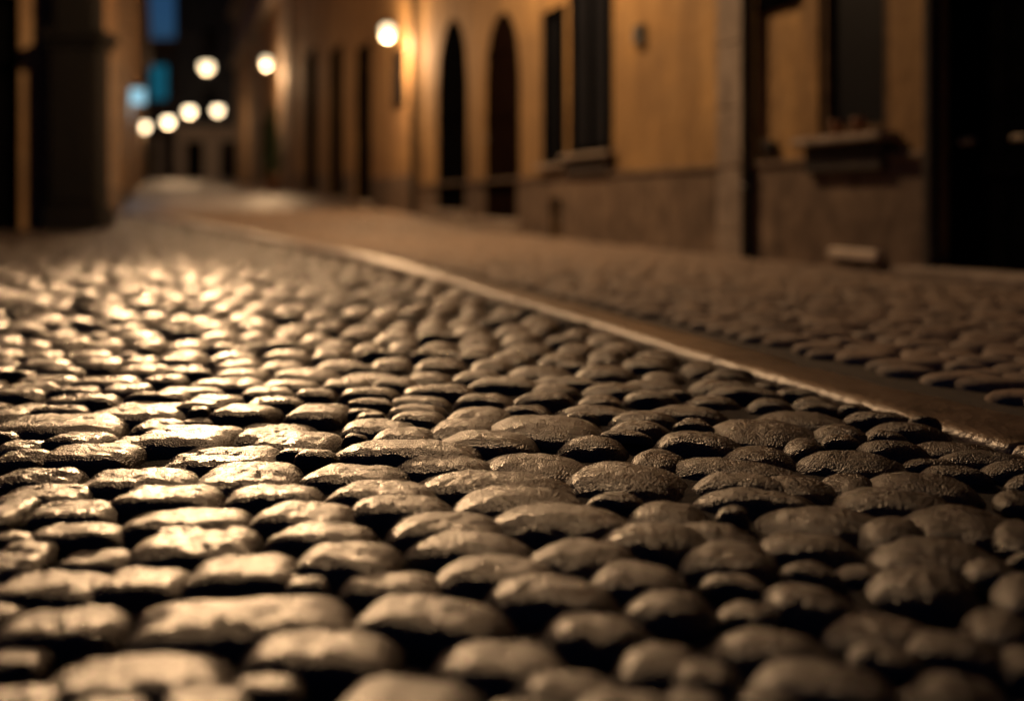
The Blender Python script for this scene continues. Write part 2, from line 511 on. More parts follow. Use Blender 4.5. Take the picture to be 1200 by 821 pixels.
for size, tries, lim in ((.11, 2500, .24), (.085, 3500, .24), (.062, 4500, .24), (.045, 4500, .2)):
    for _ in range(tries):
        yv = random.uniform(.7, 2.1)
        xv = random.uniform(-.55 * yv - .1, min(.6 * yv + .1, float(kerb_x(yv)) - size * .4))
        w = size * random.uniform(1.0, 1.7); d = size * random.uniform(.8, 1.0)
        rot = R(-19 * min(1, max(0, (xv / yv + .25) / .45)) + random.uniform(-15, 15))
        if try_put(xv, yv, w, d, rot, lim): rest_near.append(param(xv, yv, w, d, rot))

# stones nearest the camera: the hundred that show largest are parts of their own
for i, h in enumerate(hero):
    h.append((h[3] * h[4] / (h[1] ** 3)))
order = sorted(range(len(hero)), key=lambda i: -hero[i][-1])
for i in order[:100]:
    P = np.array(hero[i][:11]); loc = P[:3].copy()
    V, t, N, m = stone_geo(P, 16, 56, 1.0, 100 + i)
    deg = t[:, 2] == t[:, 3]
    T = np.concatenate([t[deg][:, :3], t[~deg][:, [0, 1, 2]], t[~deg][:, [0, 2, 3]]])
    o = np_mesh('cobblestone', V - loc, T, M['cobble'], street, np.full(len(V), random.random()))
    o.location = loc
near_all = rest_near + [hero[i][:11] for i in order[100:]]
# one part for all the other stones: finer near the camera, coarser further off
def merged(name, sets, mat, parent):
    VV, FF, TT, off = [], [], [], 0
    for P, nr, na, seed in sets:
        V, t, N, m = stone_geo(P, nr, na, 1.0, seed)
        F = (t[None] + (np.arange(N) * m)[:, None, None]).reshape(-1, 4)
        deg = F[:, 2] == F[:, 3]; Q = F[~deg]
        T = np.concatenate([F[deg][:, :3], Q[:, [0, 1, 2]], Q[:, [0, 2, 3]]])
        VV.append(V); FF.append(T + off); off += len(V)
        TT.append(np.repeat(np.random.default_rng(seed).uniform(0, 1, N), m))
    return np_mesh(name, np.concatenate(VV), np.concatenate(FF), mat, parent, np.concatenate(TT))


tag(merged('cobblestone', [(near_all, 11, 32, 900), (rest_far, 6, 16, 950)], M['cobble'], street), kind='stuff')
print('stones', len(hero), len(rest_near), len(rest_far))

# ------------------------------------------------------------------ kerb: long flat slabs
kb = MB()
def kpt(y, off, dz):
    t = Vector((float(kerb_x(y + .1) - kerb_x(y - .1)), .2, 0)).normalized()
    nrm = Vector((t.y, -t.x, 0))
    p = Vector((float(kerb_x(y)), y, 0)) + nrm * off
    return (p.x, p.y, gzf(y) + dz)
rows = []                                     # (y, depth of the joint groove)
y = -2.0
while y < 18.6:
    y2 = min(y + random.uniform(.75, 1.15), 18.7)
    rows += [(y + .006, 0.0)] + [(yv, 0.0) for yv in np.linspace(y + .014, y2 - .014, 13)] + [(y2 - .006, 0.0)] + [(y2 - .003, .005), (y2 + .003, .005)]
    y = y2
for yv, gr in rows:
    kw = .22 + .006 * max(0, yv - 6)
    prof = [(0, -.10), (.003, .002), (.016, .017), (kw * .25, .020), (kw * .5, .021), (kw * .75, .020), (kw - .014, .018), (kw - .002, .004), (kw, -.10)]
    lift = -.029 + .030 * min(1, max(0, (yv - 3) / 4.5)) - gr
    for o_, dz in prof:
        kb.v.append(kpt(yv, o_ + .005 * math.sin(6.3 * yv + o_ * 9) + .003 * math.sin(17 * yv + o_ * 30), dz + lift + .0018 * math.sin(5 * yv + o_ * 25) + .001 * math.sin(19 * yv - o_ * 40)))
for i in range(len(rows) - 1):
    for j in range(8):
        kb.f.append((i * 9 + j, i * 9 + j + 1, i * 9 + 10 + j, i * 9 + 9 + j)); kb.smooth.append(True)
ko = kb.build('kerb', M['kerb'])
tag(ko, 'flat pale stone kerb strip along the pavement', None, None, 'structure')

# ------------------------------------------------------------------ pavement
pv = empty('pavement'); tag(pv, 'pavement of small flat stones along the ochre houses', None, None, 'structure')
yy = np.concatenate([np.linspace(-2, 18.6, 110), np.linspace(18.7, 74, 90)])
nx = 14
Vp = []
for y in yy:
    x0 = float(kerb_x(y)) + .05 if y < 18.65 else float(left_x(y)) - .3
    x1 = float(wall_x(y)) + .3
    xs = np.linspace(x0, x1, nx)
    Vp.append(np.stack([xs, np.full(nx, y), np.full(nx, gzf(y) - .012 if y < 18.65 else gzf(y) + .012)], 1))
Vp = np.concatenate(Vp); ny = len(yy)
idx = np.arange(ny * nx).reshape(ny, nx)
Fp = np.stack([idx[:-1, :-1], idx[:-1, 1:], idx[1:, 1:], idx[1:, :-1]], 2).reshape(-1, 4)
split = 109 * (nx - 1)
np_mesh('pavement_bed', Vp, Fp[:split], M['pavebed'], pv)
far = np_mesh('road', Vp, Fp[split:], M['road'])
tag(far, 'smooth worn road running uphill between the houses', None, None, 'structure')
PS = []
y = -1.0
while y < 18.5:
    dep = .105 + .006 * max(0, y - 4)
    x = float(kerb_x(y)) + .28 + .01 * max(0, y - 4)
    xe = float(wall_x(y)) - .02
    x += random.uniform(0, .05)
    while x < xe:
        w = random.uniform(.10, .19)
        if x + w > xe + .05: break
        cy = y + .35 * (x - float(kerb_x(y))) * 0 + random.uniform(-.04, .04) + .05 * math.sin(x * 4 + y * 2)
        PS.append([x + w / 2, cy, gzf(cy) + .010 + random.gauss(0, .003), w * 1.06, dep * random.uniform(.98, 1.14), R(random.uniform(-15, 15)), .022, 2.5 + random.random(), 5.5, random.gauss(0, .02), random.gauss(0, .03)])
        x += w
    y += dep * .98
stone_mesh('paving_stone', PS, 5, 16, M['paver'], pv, 1.0, 77)

# ground under everything, out to the horizon
gm = MB()
ys = [-60, -20, 0, 8, 10, 11, 12, 13, 14, 16, 20, 40, 80, 120, 260]
for a, b in zip(ys[:-1], ys[1:]):
    gm.quad((-160, a, gzf(a) - .14), (140, a, gzf(a) - .14), (140, b, gzf(b) - .14), (-160, b, gzf(b) - .14))
tag(gm.build('ground', M['pavebed']), 'dark earth under the street', None, None, 'structure')

# ------------------------------------------------------------------ houses
def panel(mb, x0, x1, z0, z1, y, ops, depth, back=True):
    """wall front at local y with openings (a, b, za, zb, arched); reveals run inwards by depth"""
    ops = [(max(a, x0), min(b, x1), max(c, z0), min(d, z1), ar and d <= z1 + 1e-6) for a, b, c, d, ar in ops if b > x0 and a < x1 and d > z0 and c < z1]
    xs = sorted({x0, x1, *[o[0] for o in ops], *[o[1] for o in ops]})
    zs = sorted({z0, z1, *[o[2] for o in ops], *[o[3] for o in ops]})
    for i in range(len(xs) - 1):
        for j in range(len(zs) - 1):
            cx, cz = (xs[i] + xs[i + 1]) / 2, (zs[j] + zs[j + 1]) / 2
            if any(a < cx < b and c < cz < d for a, b, c, d, _ in ops): continue
            mb.quad((xs[i + 1], y, zs[j]), (xs[i], y, zs[j]), (xs[i], y, zs[j + 1]), (xs[i + 1], y, zs[j + 1]))
    for a, b, c, d, ar in ops:
        yi = y - depth
        top = d - (b - a) * .62 if ar else d
        mb.quad((a, y, c), (a, yi, c), (a, yi, top), (a, y, top))
        mb.quad((b, yi, c), (b, y, c), (b, y, top), (b, yi, top))
        if c > z0 + 1e-6: mb.quad((a, y, c), (b, y, c), (b, yi, c), (a, yi, c))
        if not ar:
            if d < z1 - 1e-6: mb.quad((a, yi, d), (b, yi, d), (b, y, d), (a, y, d))
        else:
            n = 16; m = (a + b) / 2
            P = []
            for k in range(n + 1):
                t = k / n
                x = a + (b - a) * t
                q = 1 - abs(2 * t - 1)
                P.append((x, top + (d - top) * (1 - (1 - q) ** 2.0) ** .5))
            for (xa, za), (xb, zb) in zip(P[:-1], P[1:]):
                mb.quad((xb, y, zb), (xa, y, za), (xa, y, d + .0001), (xb, y, d + .0001))
                mb.quad((xa, yi, za), (xb, yi, zb), (xb, y, zb), (xa, y, za))


def shell(mb, x0, x1, z0, z1, y1, depth):
    """the three other sides and the top of a house whose front is at y1"""
    y0 = y1 - depth
    mb.quad((x0, y0, z0), (x1, y0, z0), (x1, y0, z1), (x0, y0, z1))
    mb.quad((x0, y1, z0), (x0, y0, z0), (x0, y0, z1), (x0, y1, z1))
    mb.quad((x1, y0, z0), (x1, y1, z0), (x1, y1, z1), (x1, y0, z1))
    mb.quad((x0, y0, z1), (x1, y0, z1), (x1, y1, z1), (x0, y1, z1))


def window(house, a, b, c, d, depth=.2, frame='frame', sill=None, sill_shade=False, bars=True):
    y = -depth + .02
    m = MB(); t = min(.07, (b - a) * .16)
    m.box(a + .001, a + t, y, y + .06, c + .001, d - .001); m.box(b - t, b - .001, y, y + .06, c + .001, d - .001)
    m.box(a + t, b - t, y + .001, y + .059, d - t, d - .001); m.box(a + t, b - t, y + .001, y + .059, c + .001, c + t)
    mid = (a + b) / 2
    if bars: m.box(mid - t * .45, mid + t * .45, y + .004, y + .05, c + t, d - t)
    w = m.build('window', M[frame], house)
    g = MB(); g.box(a + .002, b - .002, y - .012, y + .022, c + .002, d - .002); g.build('pane', M['glass'], w)
    if sill:
        s = MB(); s.box(a - .09, b + .09, -.1, sill * .85, c - .042, c + .004, b=.01)
        s.build('sill', M['stone'], w)
    if sill_shade:
        p = MB(); p.box(a - .03, b + .03, -.05, sill * .5, c - .22, c - .044, b=.012)  # dark box standing in for the shade under the sill
        p.build('sill_shade', M['darkstone'], w)
    return w


def door(house, a, b, c, d, mat='wood', depth=.28, handle=True, step=True):
    y = -depth + .01
    m = MB(); n = max(3, round((b - a) / .14)); wd = (b - a) / n
    m.box(a + .002, b - .002, y - .04, y + .02, c + .002, d - .002)
    for k in range(n):
        m.box(a + k * wd + .004, a + (k + 1) * wd - .004, y + .015, y + .038, c + .004, d - .002, b=.004)
    for z in (.18, .5, .82):
        zz = c + (d - c) * z
        m.box(a + .02, b - .02, y + .03, y + .052, zz - .05, zz + .05, b=.005)
    o = m.build('door', M[mat], house)
    if handle:
        h = MB(); h.lathe([(.0, -.02), (.03, -.018), (.036, 0), (.03, .018), (.0, .02)], b - .13, y + .085, 10, False)
        ho = h.build('handle', M['brass'], o); ho.location = (0, 0, c + 1.02)
    if step:
        s = MB(); s.box(a - .12, b + .12, -.2, .22, c - .35, c - .004, b=.015)
        s.build('doorstep', M['stone'], house)
    return o


TX = Vector((-.3268, .9451, 0)); NX = Vector((-.9451, -.3268, 0))
RZ = math.atan2(.9451, -.3268)


def sD(D): return (D - 5) * 1.0581
def uD(u): return 4.269 / ((u - 600) / 1200 + .3458)
def su(u): return sD(uD(u))
def zv(u, v): return CAM_Z + (235 - v) / 1200 * uD(u)
def base(s): return gzf(5 + s / 1.0581)


def row_origin(s): return Vector((4.269 - .3458 * 5, 5, 0)) + TX * s
def on_wall(s, out, z):
    p = row_origin(s) + NX * out
    return (p.x, p.y, z)


def house_right(name, label, u0, u1, wall, plinth, top, ops, plinth_top=.66, s0=None):
    a = su(u0) if s0 is None else s0
    b = su(u1)
    h = empty(name, row_origin(0), RZ)
    tag(h, label, 'house', 'houses along the pavement')
    zb = -.35
    m = MB()
    panel(m, a, b, zb, top, 0, ops, .15)
    shell(m, a, b, zb, top, 0, 7)
    m.build('wall', M[wall], h)
    if plinth:
        e = .035
        # one plinth length between every two openings that cut it
        cuts = sorted([(o[0], o[1]) for o in ops if o[2] <= zb + .4 and o[3] > plinth_top])
        x = a + .002
        for c0, c1 in cuts + [(b - .002, b)]:
            if c0 > x + .05:
                p = MB()
                panel(p, x, c0, zb, plinth_top, e, [o for o in ops if o[0] > x and o[1] < c0], e + .02)
                for q0, q1 in ((x, e), (c0, e)):
                    p.quad((q0, -.01, zb), (q0, q1, zb), (q0, q1, plinth_top), (q0, -.01, plinth_top))
                p.box(x, c0, -.01, e + .018, plinth_top - .012, plinth_top + .03, b=.008)
                p.build('plinth', M[plinth], h)
            x = c1
    r = MB()
    r.box(a - .05, b + .05, -7.2, .45, top - .02, top + .12)
    r.box(a, b, -.1, .28, top - .22, top - .021)
    r.build('roof', M['roof'], h)
    # an upper storey of windows above the picture
    return h


# nearest house, with the big dark doorway
dop = (su(1215) - .9, su(1098), -.35, 3.0, False)
w1 = (su(1042), su(958), zv(1000, 160), 3.25, False)
h1 = house_right('townhouse', 'ochre house with the wide dark doorway and a deep sill under one window', 1300, 881, 'ochre', 'plinth', 8.2, [dop, w1], .665, s0=-3.6)
dd = door(h1, dop[0], dop[1], .06, 3.0, 'darkwood', .12, False, True)
for u_, w_ in ((1124, .10), (1186, .10)):
    q = MB(); q.box(su(u_) - w_ / 2, su(u_) + w_ / 2, -.085, -.03, .717, .75, b=.008); q.build('letter_flap', M['brass'], dd)
jm = MB()
jm.box(dop[1] - .012, dop[1] + .055, -.02, .055, -.3, 3.06, b=.01); jm.box(dop[0] - .055, dop[0] + .012, -.02, .055, -.3, 3.06, b=.01)
jm.box(dop[0] - .06, dop[1] + .06, -.02, .06, 3.02, 3.14, b=.01)
jm.build('door_surround', M['darkstone'], h1)
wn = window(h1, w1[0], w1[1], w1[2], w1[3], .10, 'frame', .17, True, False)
pl = MB(); pl.box(su(1040), su(982), .033, .085, zv(1010, 304), zv(1010, 292), b=.01); pl.build('stone_ledge', M['marble'], h1)
mb = MB(); mb.box(su(911), su(899), -.01, .05, zv(905, 182), zv(905, 166), b=.008); mb.build('meter_box', M['iron'], h1)
sg = MB(); sg.box(su(936), su(890), .003, .03, zv(912, 11), zv(912, 11) + .22, b=.006)
so = sg.build('wall_plaque', M['darkwood']); so.location = row_origin(0); so.rotation_euler = (0, 0, RZ)
tag(so, 'dark oblong plaque on the ochre wall beside the deep window', 'plaque')

# long middle house with tall windows and two arched openings
w2 = (su(718), su(671), zv(695, 180), 3.3, False)
w3 = (su(663), su(639), zv(650, 193), zv(650, 11), False)
vent = (su(661), su(647), -.30, zv(655, 232), False)
d1 = (su(609), su(568), zv(588, 256), zv(588, 15), True)
d2 = (su(548), su(512), zv(530, 246), zv(530, 22), True)
h2 = house_right('townhouse', 'long ochre house with two pointed arch openings and a brown door', 880.5, 487, 'ochre', 'plinth', 9.0, [w2, w3, vent, d1, d2], .66)
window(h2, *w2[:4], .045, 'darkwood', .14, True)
window(h2, *w3[:4], .045, 'darkwood', .12, False)
g = MB(); g.box(vent[0] + .002, vent[1] - .002, -.14, -.10, -.3, vent[3] - .002)
for k in range(4): g.tube([(vent[0] + (k + .5) / 4 * (vent[1] - vent[0]), -.05, -.3), (vent[0] + (k + .5) / 4 * (vent[1] - vent[0]), -.05, vent[3] - .01)], .012, 6)
g.build('cellar_grille', M['iron'], h2)
door(h2, *d1[:4], 'wood', .065)
door(h2, *d2[:4], 'darkwood', .065)
p = MB()
a, b = su(879), su(846)
zz = -.3
while zz < 8.6:
    hh = random.uniform(.42, .52)
    p.box(a + .03, b, -.02, .05, zz, zz + hh - .006, b=.01)
    zz += hh
p.build('corner_pilaster', M['stone'], h2)
mb = MB(); mb.box(su(757), su(747), -.01, .05, zv(752, 52), zv(752, 30), b=.008); mb.build('bell_box', M['iron'], h2)

# third house, lit by the bracket lamp
ops3 = [(su(475), su(463), zv(469, 125), zv(469, 58), False)]
for ua, ub, vt in ((435, 417, 52), (402, 386, 55), (371, 357, 60)):
    s_ = (su(ua), su(ub)); m_ = (ua + ub) / 2
    ops3.append((s_[0], s_[1], base(s_[0]) + .12, zv(m_, vt), False))
h3 = house_right('townhouse', 'brown house with three tall dark doorways beside the bracket lamp', 486.5, 346, 'ochre2', None, 9.6, ops3)
window(h3, *ops3[0][:4], .04, 'darkwood')
for o_ in ops3[1:]: door(h3, *o_[:4], 'darkwood', .065)
for ua, ub in ((486.5, 437), (415, 404), (384, 373), (355, 346)):
    s0_, s1_ = su(ua) + .003, su(ub) - .003
    bs = MB(); bs.box(s0_, s1_, -.02, .04, -.3, base((s0_ + s1_) / 2) + .62, b=.012)
    bs.build('plinth', M['plinth'], h3)

# fourth house at the bend, pale pilasters
ops4 = [(su(312), su(306), base(su(309)) + .15, base(su(309)) + 2.7, False)]
h4 = house_right('townhouse', 'tan house with pale pilasters furthest along the pavement', 345.5, 276, 'ochre3', None, 10.5, ops4)
door(h4, *ops4[0][:4], 'darkwood', .05)
for ua, ub in ((342, 333), (305, 300)):
    q = MB(); q.box(su(ua), su(ub), -.02, .12, -.2, 8.5, b=.02); q.build('pilaster', M['stone'], h4)
co = MB(); co.box(su(345) + .05, su(277), -.02, .35, 7.6, 7.9, b=.02); co.build('cornice', M['stone'], h4)

# drainpipes: each belongs to its house
def pipe(h, s, r, ztop, zb):
    q = MB(); q.tube([(s, r + .012, zb), (s, r + .012, ztop)], r, 12)
    for z in np.arange(zb + .5, ztop, 1.6): q.lathe([(r + .012, z - .02), (r + .012, z + .02)], s, r + .012, 12)
    q.build('drainpipe', M['metal'], h)
pipe(h1, su(885), .048, 8.8, base(2.6) + .01)
pipe(h2, su(489) - .03, .06, 9.3, base(12) + .02)

# ------------------------------------------------------------------ left side of the street
LZ = RZ + math.pi
lo = Vector((-5.30, 13.1, 0)) + TX * .55
lh = empty('corner_house', lo, 0); tag(lh, 'brown corner house standing behind the dark gate pillar', 'house')
# local frame: x along the street (away), y towards the street
lh.rotation_euler = (0, 0, 0)
ml = Matrix.Rotation(RZ, 4, 'Z') @ Matrix.Scale(-1, 4, (0, 1, 0))
def left_build(mb, name, mat, parent):
    mb.v = [tuple(ml @ Vector(p)) for p in mb.v]
    mb.f = [tuple(reversed(f)) for f in mb.f]
    return mb.build(name, mat, parent)
def lb(s): return gzf(13.62 + s / 1.0581)
lops = [(3.2, 4.3, lb(3) + .15, 2.6, False), (9, 10, lb(9) + 1.0, 3.2, False), (16, 17.2, lb(16) + .15, 3.3, False), (25, 26.2, lb(25) + 1.2, 4.2, False)]
m = MB(); panel(m, 0, 52, -.4, 8.6, 0, lops, .3)
m.quad((0, -9, -.4), (52, -9, -.4), (52, -9, 8.6), (0, -9, 8.6)); m.quad((52, -9, -.4), (52, 0, -.4), (52, 0, 8.6), (52, -9, 8.6))
m.quad((0, -9, 8.6), (52, -9, 8.6), (52, 0, 8.6), (0, 0, 8.6))
# end wall with a doorway, facing the viewer
fo = [(1.22, 1.62, 0, 0, 0)]
xa, xb = -1.9, -.97
m.quad((0, 0, -.4), (0, -.97, -.4), (0, -.97, 8.6), (0, 0, 8.6))
m.quad((0, -1.9, -.4), (0, -9, -.4), (0, -9, 8.6), (0, -1.9, 8.6))
m.quad((0, -.97, 3.1), (0, -1.9, 3.1), (0, -1.9, 8.6), (0, -.97, 8.6))
m.quad((0, -.97, -.4), (.3, -.97, -.4), (.3, -.97, 3.1), (0, -.97, 3.1))
m.quad((.3, -1.9, -.4), (0, -1.9, -.4), (0, -1.9, 3.1), (.3, -1.9, 3.1))
left_build(m, 'wall', M['ochre3'], lh)
def left_window(o):
    a, b, c, d, _ = o
    q = MB(); q.box(a, b, -.28, -.24, c, d); w = left_build(q, 'window' if c > lb(a) + .5 else 'door', M['glass' if c > lb(a) + .5 else 'darkwood'], lh)
    f = MB()
    f.box(a - .1, a - .002, -.02, .05, c, d + .1, b=.01); f.box(b + .002, b + .1, -.02, .05, c, d + .1, b=.01); f.box(a - .002, b + .002, -.02, .05, d + .002, d + .1)
    left_build(f, 'frame', M['stone'], w)
for o_ in lops: left_window(o_)
q = MB(); q.box(.24, .28, -1.9, -.97, -.4, 3.1); left_build(q, 'door', M['darkwood'], lh)
q = MB(); q.box(-.3, 52.3, -9.3, .4, 8.58, 8.75); left_build(q, 'roof', M['roof'], lh)
q = MB(); q.box(.01, 52, -.02, .045, -.3, lb(0) + .55); left_build(q, 'plinth', M['plinth'], lh)

pr = empty('gate_pillar', (-5.60, 13.25, gzf(13.2)), R(4)); tag(pr, 'massive dark stone pillar with a moulded cap at the street corner', 'pillar')
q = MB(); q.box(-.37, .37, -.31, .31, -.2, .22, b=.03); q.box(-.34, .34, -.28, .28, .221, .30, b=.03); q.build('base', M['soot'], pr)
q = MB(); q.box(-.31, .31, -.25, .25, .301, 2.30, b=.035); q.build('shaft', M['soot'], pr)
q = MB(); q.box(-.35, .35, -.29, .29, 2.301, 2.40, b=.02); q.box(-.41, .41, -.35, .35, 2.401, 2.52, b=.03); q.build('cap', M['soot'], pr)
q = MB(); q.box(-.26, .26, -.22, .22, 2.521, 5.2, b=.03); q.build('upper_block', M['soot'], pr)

# ------------------------------------------------------------------ houses closing the street
def far_house(name, label, x0, x1, y, top, wall, wins, doors):
    h = empty(name, (0, y, 0), 0); tag(h, label, 'house', 'houses closing the far end')
    zb = gzf(y) - .4
    m = MB()
    ops = wins + doors
    mm = Matrix.Rotation(math.pi, 4, 'Z')
    def fb(mb, nm, mat, par):
        mb.v = [tuple(mm @ Vector(p)) for p in mb.v]
        return mb.build(nm, mat, par)
    po = [(-b, -a, c, d, False) for a, b, c, d in ops]
    panel(m, -x1, -x0, zb, top, 0, po, .35); shell(m, -x1, -x0, zb, top, 0, 10)
    fb(m, 'wall', M[wall], h)
    q = MB(); q.box(-x1 - .2, -x0 + .2, -10.2, .5, top - .05, top + .25); fb(q, 'roof', M['roof'], h)
    for i, (a, b, c, d) in enumerate(wins):
        q = MB(); q.box(-b, -a, -.33, -.28, c, d); fb(q, 'window', M['glass'], h)
    for a, b, c, d in doors:
        q = MB(); q.box(-b, -a, -.33, -.28, c, d); w = fb(q, 'door', M['darkwood'], h)
        f = MB(); f.box(-b - .5, -b - .002, -.02, .1, c - .2, d + .4, b=.02); f.box(-a + .002, -a + .5, -.02, .1, c - .2, d + .4, b=.02)
        fb(f, 'door_surround', M['stone'], w)
    return h


Y = 76
gA = gzf(Y)
hA = far_house('street_end_house', 'tall shadowed house closing the far end under the hanging lamps', -25.0, -10.0, Y, 21, 'slate',
               [(-23, -21.8, gA + 4.6, gA + 6.6), (-19.6, -18.4, gA + 4.6, gA + 6.6), (-23, -21.8, gA + 9.2, gA + 11.2)], [(-24.2, -22.9, gA, gA + 2.8), (-21.6, -20.4, gA, gA + 2.8)])
gf = MB()
mmA = Matrix.Rotation(math.pi, 4, 'Z')
panel(gf, 10.05, 24.95, gA - .3, gA + 3.7, .06, [(22.9, 24.2, gA - .29, gA + 2.8, False), (20.4, 21.6, gA - .29, gA + 2.8, False), (17.0, 19.0, gA + .9, gA + 2.9, False)], .05)
gf.box(10.0, 25.0, -.02, .16, gA + 3.701, gA + 3.95, b=.03)
gf.v = [tuple(mmA @ Vector(p)) for p in gf.v]
gf.build('ground_floor', M['stone'], hA)
Y2 = 78
hB = far_house('street_end_house', 'lower house at the far end with one teal lit window', -37.0, -25.3, Y2, 12.4, 'darkstone',
               [(-29.8, -28.9, 4.5, 6.3)], [(-28.6, -27.2, gzf(Y2), gzf(Y2) + 2.8)])
tw = MB(); tw.box(-27.5, -26.25, Y2 - .12 - Y2, -.06, 8.1, 10.7)
tf = MB()
for x_ in (-27.6, -26.22, -26.9): tf.box(x_, x_ + .07, -.2, -.005, 8.0, 10.8)
for z_ in (8.0, 10.71): tf.box(-27.53, -26.22, -.19, -.006, z_, z_ + .09)
fo_ = tf.build('window', M['iron'], hB); tw.build('pane', M['teal'], fo_)

# ------------------------------------------------------------------ lamps
def wall_lantern(loc, label, scale=1.0, glass='globe', group='lanterns on the house walls'):
    """iron bracket from the wall, cap, warm glass and finial; local y points into the street"""
    t = empty('wall_lantern', loc, RZ); t.scale = (scale,) * 3
    tag(t, label, 'lantern', group)
    return t


def lantern_parts(t, out, glass):
    b = MB(); b.box(-.05, .05, -out, -out + .025, -.1, .42, b=.006)
    b.tube([(0, -out + .02, .06), (0, -out * .6, .30), (0, -out * .2, .40), (0, 0, .38)], .016, 8)
    b.tube([(0, -out + .02, .36), (0, 0, .38)], .014, 8)
    b.build('bracket', M['iron'], t)
    c = MB(); c.lathe([(.17, .17), (.185, .185), (.10, .27), (.05, .30), (.03, .37), (.0, .39)], 0, 0, 18, False)
    c.build('cap', M['iron'], t)
    g = MB(); g.lathe([(.0, -.165), (.07, -.16), (.125, -.09), (.15, 0), (.15, .09), (.12, .168)], 0, 0, 20, False)
    g.build('glass', M[glass], t)
    f = MB()
    for k in range(4):
        a = k * math.pi / 2 + .4
        f.tube([(.155 * math.cos(a), .155 * math.sin(a), .18), (.16 * math.cos(a), .16 * math.sin(a), .02), (.10 * math.cos(a), .10 * math.sin(a), -.15)], .007, 6)
    f.build('cage', M['iron'], t)


def hanging_lamp(loc, label, r, glass, half, group='lamps strung over the street'):
    t = empty('hanging_lamp', loc, RZ + math.pi / 2)
    tag(t, label, 'street lamp', group)
    w = MB()
    n = 14
    w.tube([(-half[0] + (half[0] + half[1]) * k / n, 0, .62 + .5 * ((-half[0] + (half[0] + half[1]) * k / n) / max(half)) ** 2) for k in range(n + 1)], .009, 5)
    w.build('cable', M['iron'], t)
    c = MB(); c.lathe([(r * .8, r * .55), (r * 1.05, r * .5), (r * .7, r * 1.0), (r * .25, r * 1.2), (.02, r * 1.3), (.012, .63)], 0, 0, 18, False)
    c.build('cap', M['iron'], t)
    g = MB(); g.lathe([(r * math.sin(a), -r * math.cos(a)) for a in np.linspace(0.02, 2.2, 12)], 0, 0, 20, False)
    g.build('globe', M[glass], t)
    return t


def point(name, loc, watts, col=(1, .66, .34), size=.12):
    l = bpy.data.lights.new(name, 'POINT'); l.energy = watts; l.color = col; l.shadow_soft_size = size
    o = bpy.data.objects.new(name, l); C.objects.link(o); o.location = loc
    return o


def spot(name, loc, aim, watts, angle, blend, col=(1, .66, .34), size=.15):
    l = bpy.data.lights.new(name, 'SPOT'); l.energy = watts; l.color = col; l.shadow_soft_size = size
    l.spot_size = R(angle); l.spot_blend = blend
    o = bpy.data.objects.new(name, l); C.objects.link(o); o.location = loc
    o.rotation_euler = (Vector(aim) - Vector(loc)).to_track_quat('-Z', 'Y').to_euler()
    return o


WARM = (1.0, .615, .315)
K = dict(L1=60, L1s=15500, L1d=600, L2=320, L3=360, far=150, cool=9, L8=1080, sky=.5, exposure=0)
# bracket lanterns
L2 = on_wall(sD(17.2), .42, 3.21)
t = wall_lantern(L2, 'lit lantern on a bracket beside the drainpipe of the brown house', .72); lantern_parts(t, .42 / .72, 'globe')
point('lantern_light', (L2[0], L2[1], L2[2] - .32), K['L2'], WARM)
L3 = on_wall(sD(35.0), .55, 5.09)
t = wall_lantern(L3, 'lit lantern on the tan house above the potted cypress', .95); lantern_parts(t, .55 / .95, 'globe')
point('lantern_light', (L3[0], L3[1], L3[2] - .4), K['L3'], WARM)
# unseen lantern added above the view to light the ochre facade and pavement
L8 = on_wall(su(690), 2.1, 5.4)
t = wall_lantern(L8, 'added lantern above the view that lights the long ochre house'); lantern_parts(t, 2.1, 'globe')
point('lantern_light', (L8[0], L8[1], L8[2] - .4), K['L8'], WARM, .15)
# strung lamps
L1 = (-6.80, 22.8, 3.40)
hanging_lamp(L1, 'highest and largest glowing lamp strung over the bend of the street', .15, 'globe', (2.2, 3.3))
point('lamp_light', (L1[0], L1[1], L1[2] - .42), K['L1'], WARM)
spot('lamp_light', (L1[0], L1[1], L1[2] - .40), (-1.05, 1.0, 1.9), K['L1s'], 16, 1.0, WARM, .2)
spot('lamp_light', (L1[0], L1[1], L1[2] - .41), (L1[0], L1[1] - .2, 0), K['L1d'], 50, .8, WARM, .1)
for (u, v, D, r, lab) in ((222, 130, 66, .32, 'small glowing lamp just left under the highest one'), (197, 142, 68, .33, 'small glowing lamp second from the corner house wall'),
                     (169, 148, 50, .24, 'small glowing lamp lowest and closest to the corner house wall'), (255, 129, 49, .23, 'small glowing lamp nearest the tan house of the pavement')):
    X = (u - 600) / 1200 * D; Z = CAM_Z + (235 - v) / 1200 * D
    hanging_lamp((X, D, Z), lab, r, 'globe_far', (max(.6, X - float(left_x(D))) * .97, max(.6, float(wall_x(D)) - X) * .97))
    point('lamp_light', (X, D, Z - .5), K['far'] * (1.5 if D > 60 else .35), WARM, .2)
# cool lamp on the left wall
t = empty('wall_lamp', (-10.55, 28.8, 3.35), RZ); tag(t, 'cool bluish lamp box on the wall of the corner house', 'lamp')
q = MB(); q.box(-.16, .16, -.22, .22, -.2, .2, b=.03); q.build('lamp_glass', M['cool'], t)
q = MB(); q.box(-.18, .18, -.24, .24, .201, .25, b=.01); q.tube([(0, -.2, .22), (0, -.42, .3)], .02, 6); q.build('bracket', M['iron'], t)
point('lamp_light', (-10.45, 28.5, 3.0), K['cool'], (.5, .78, 1), .15)

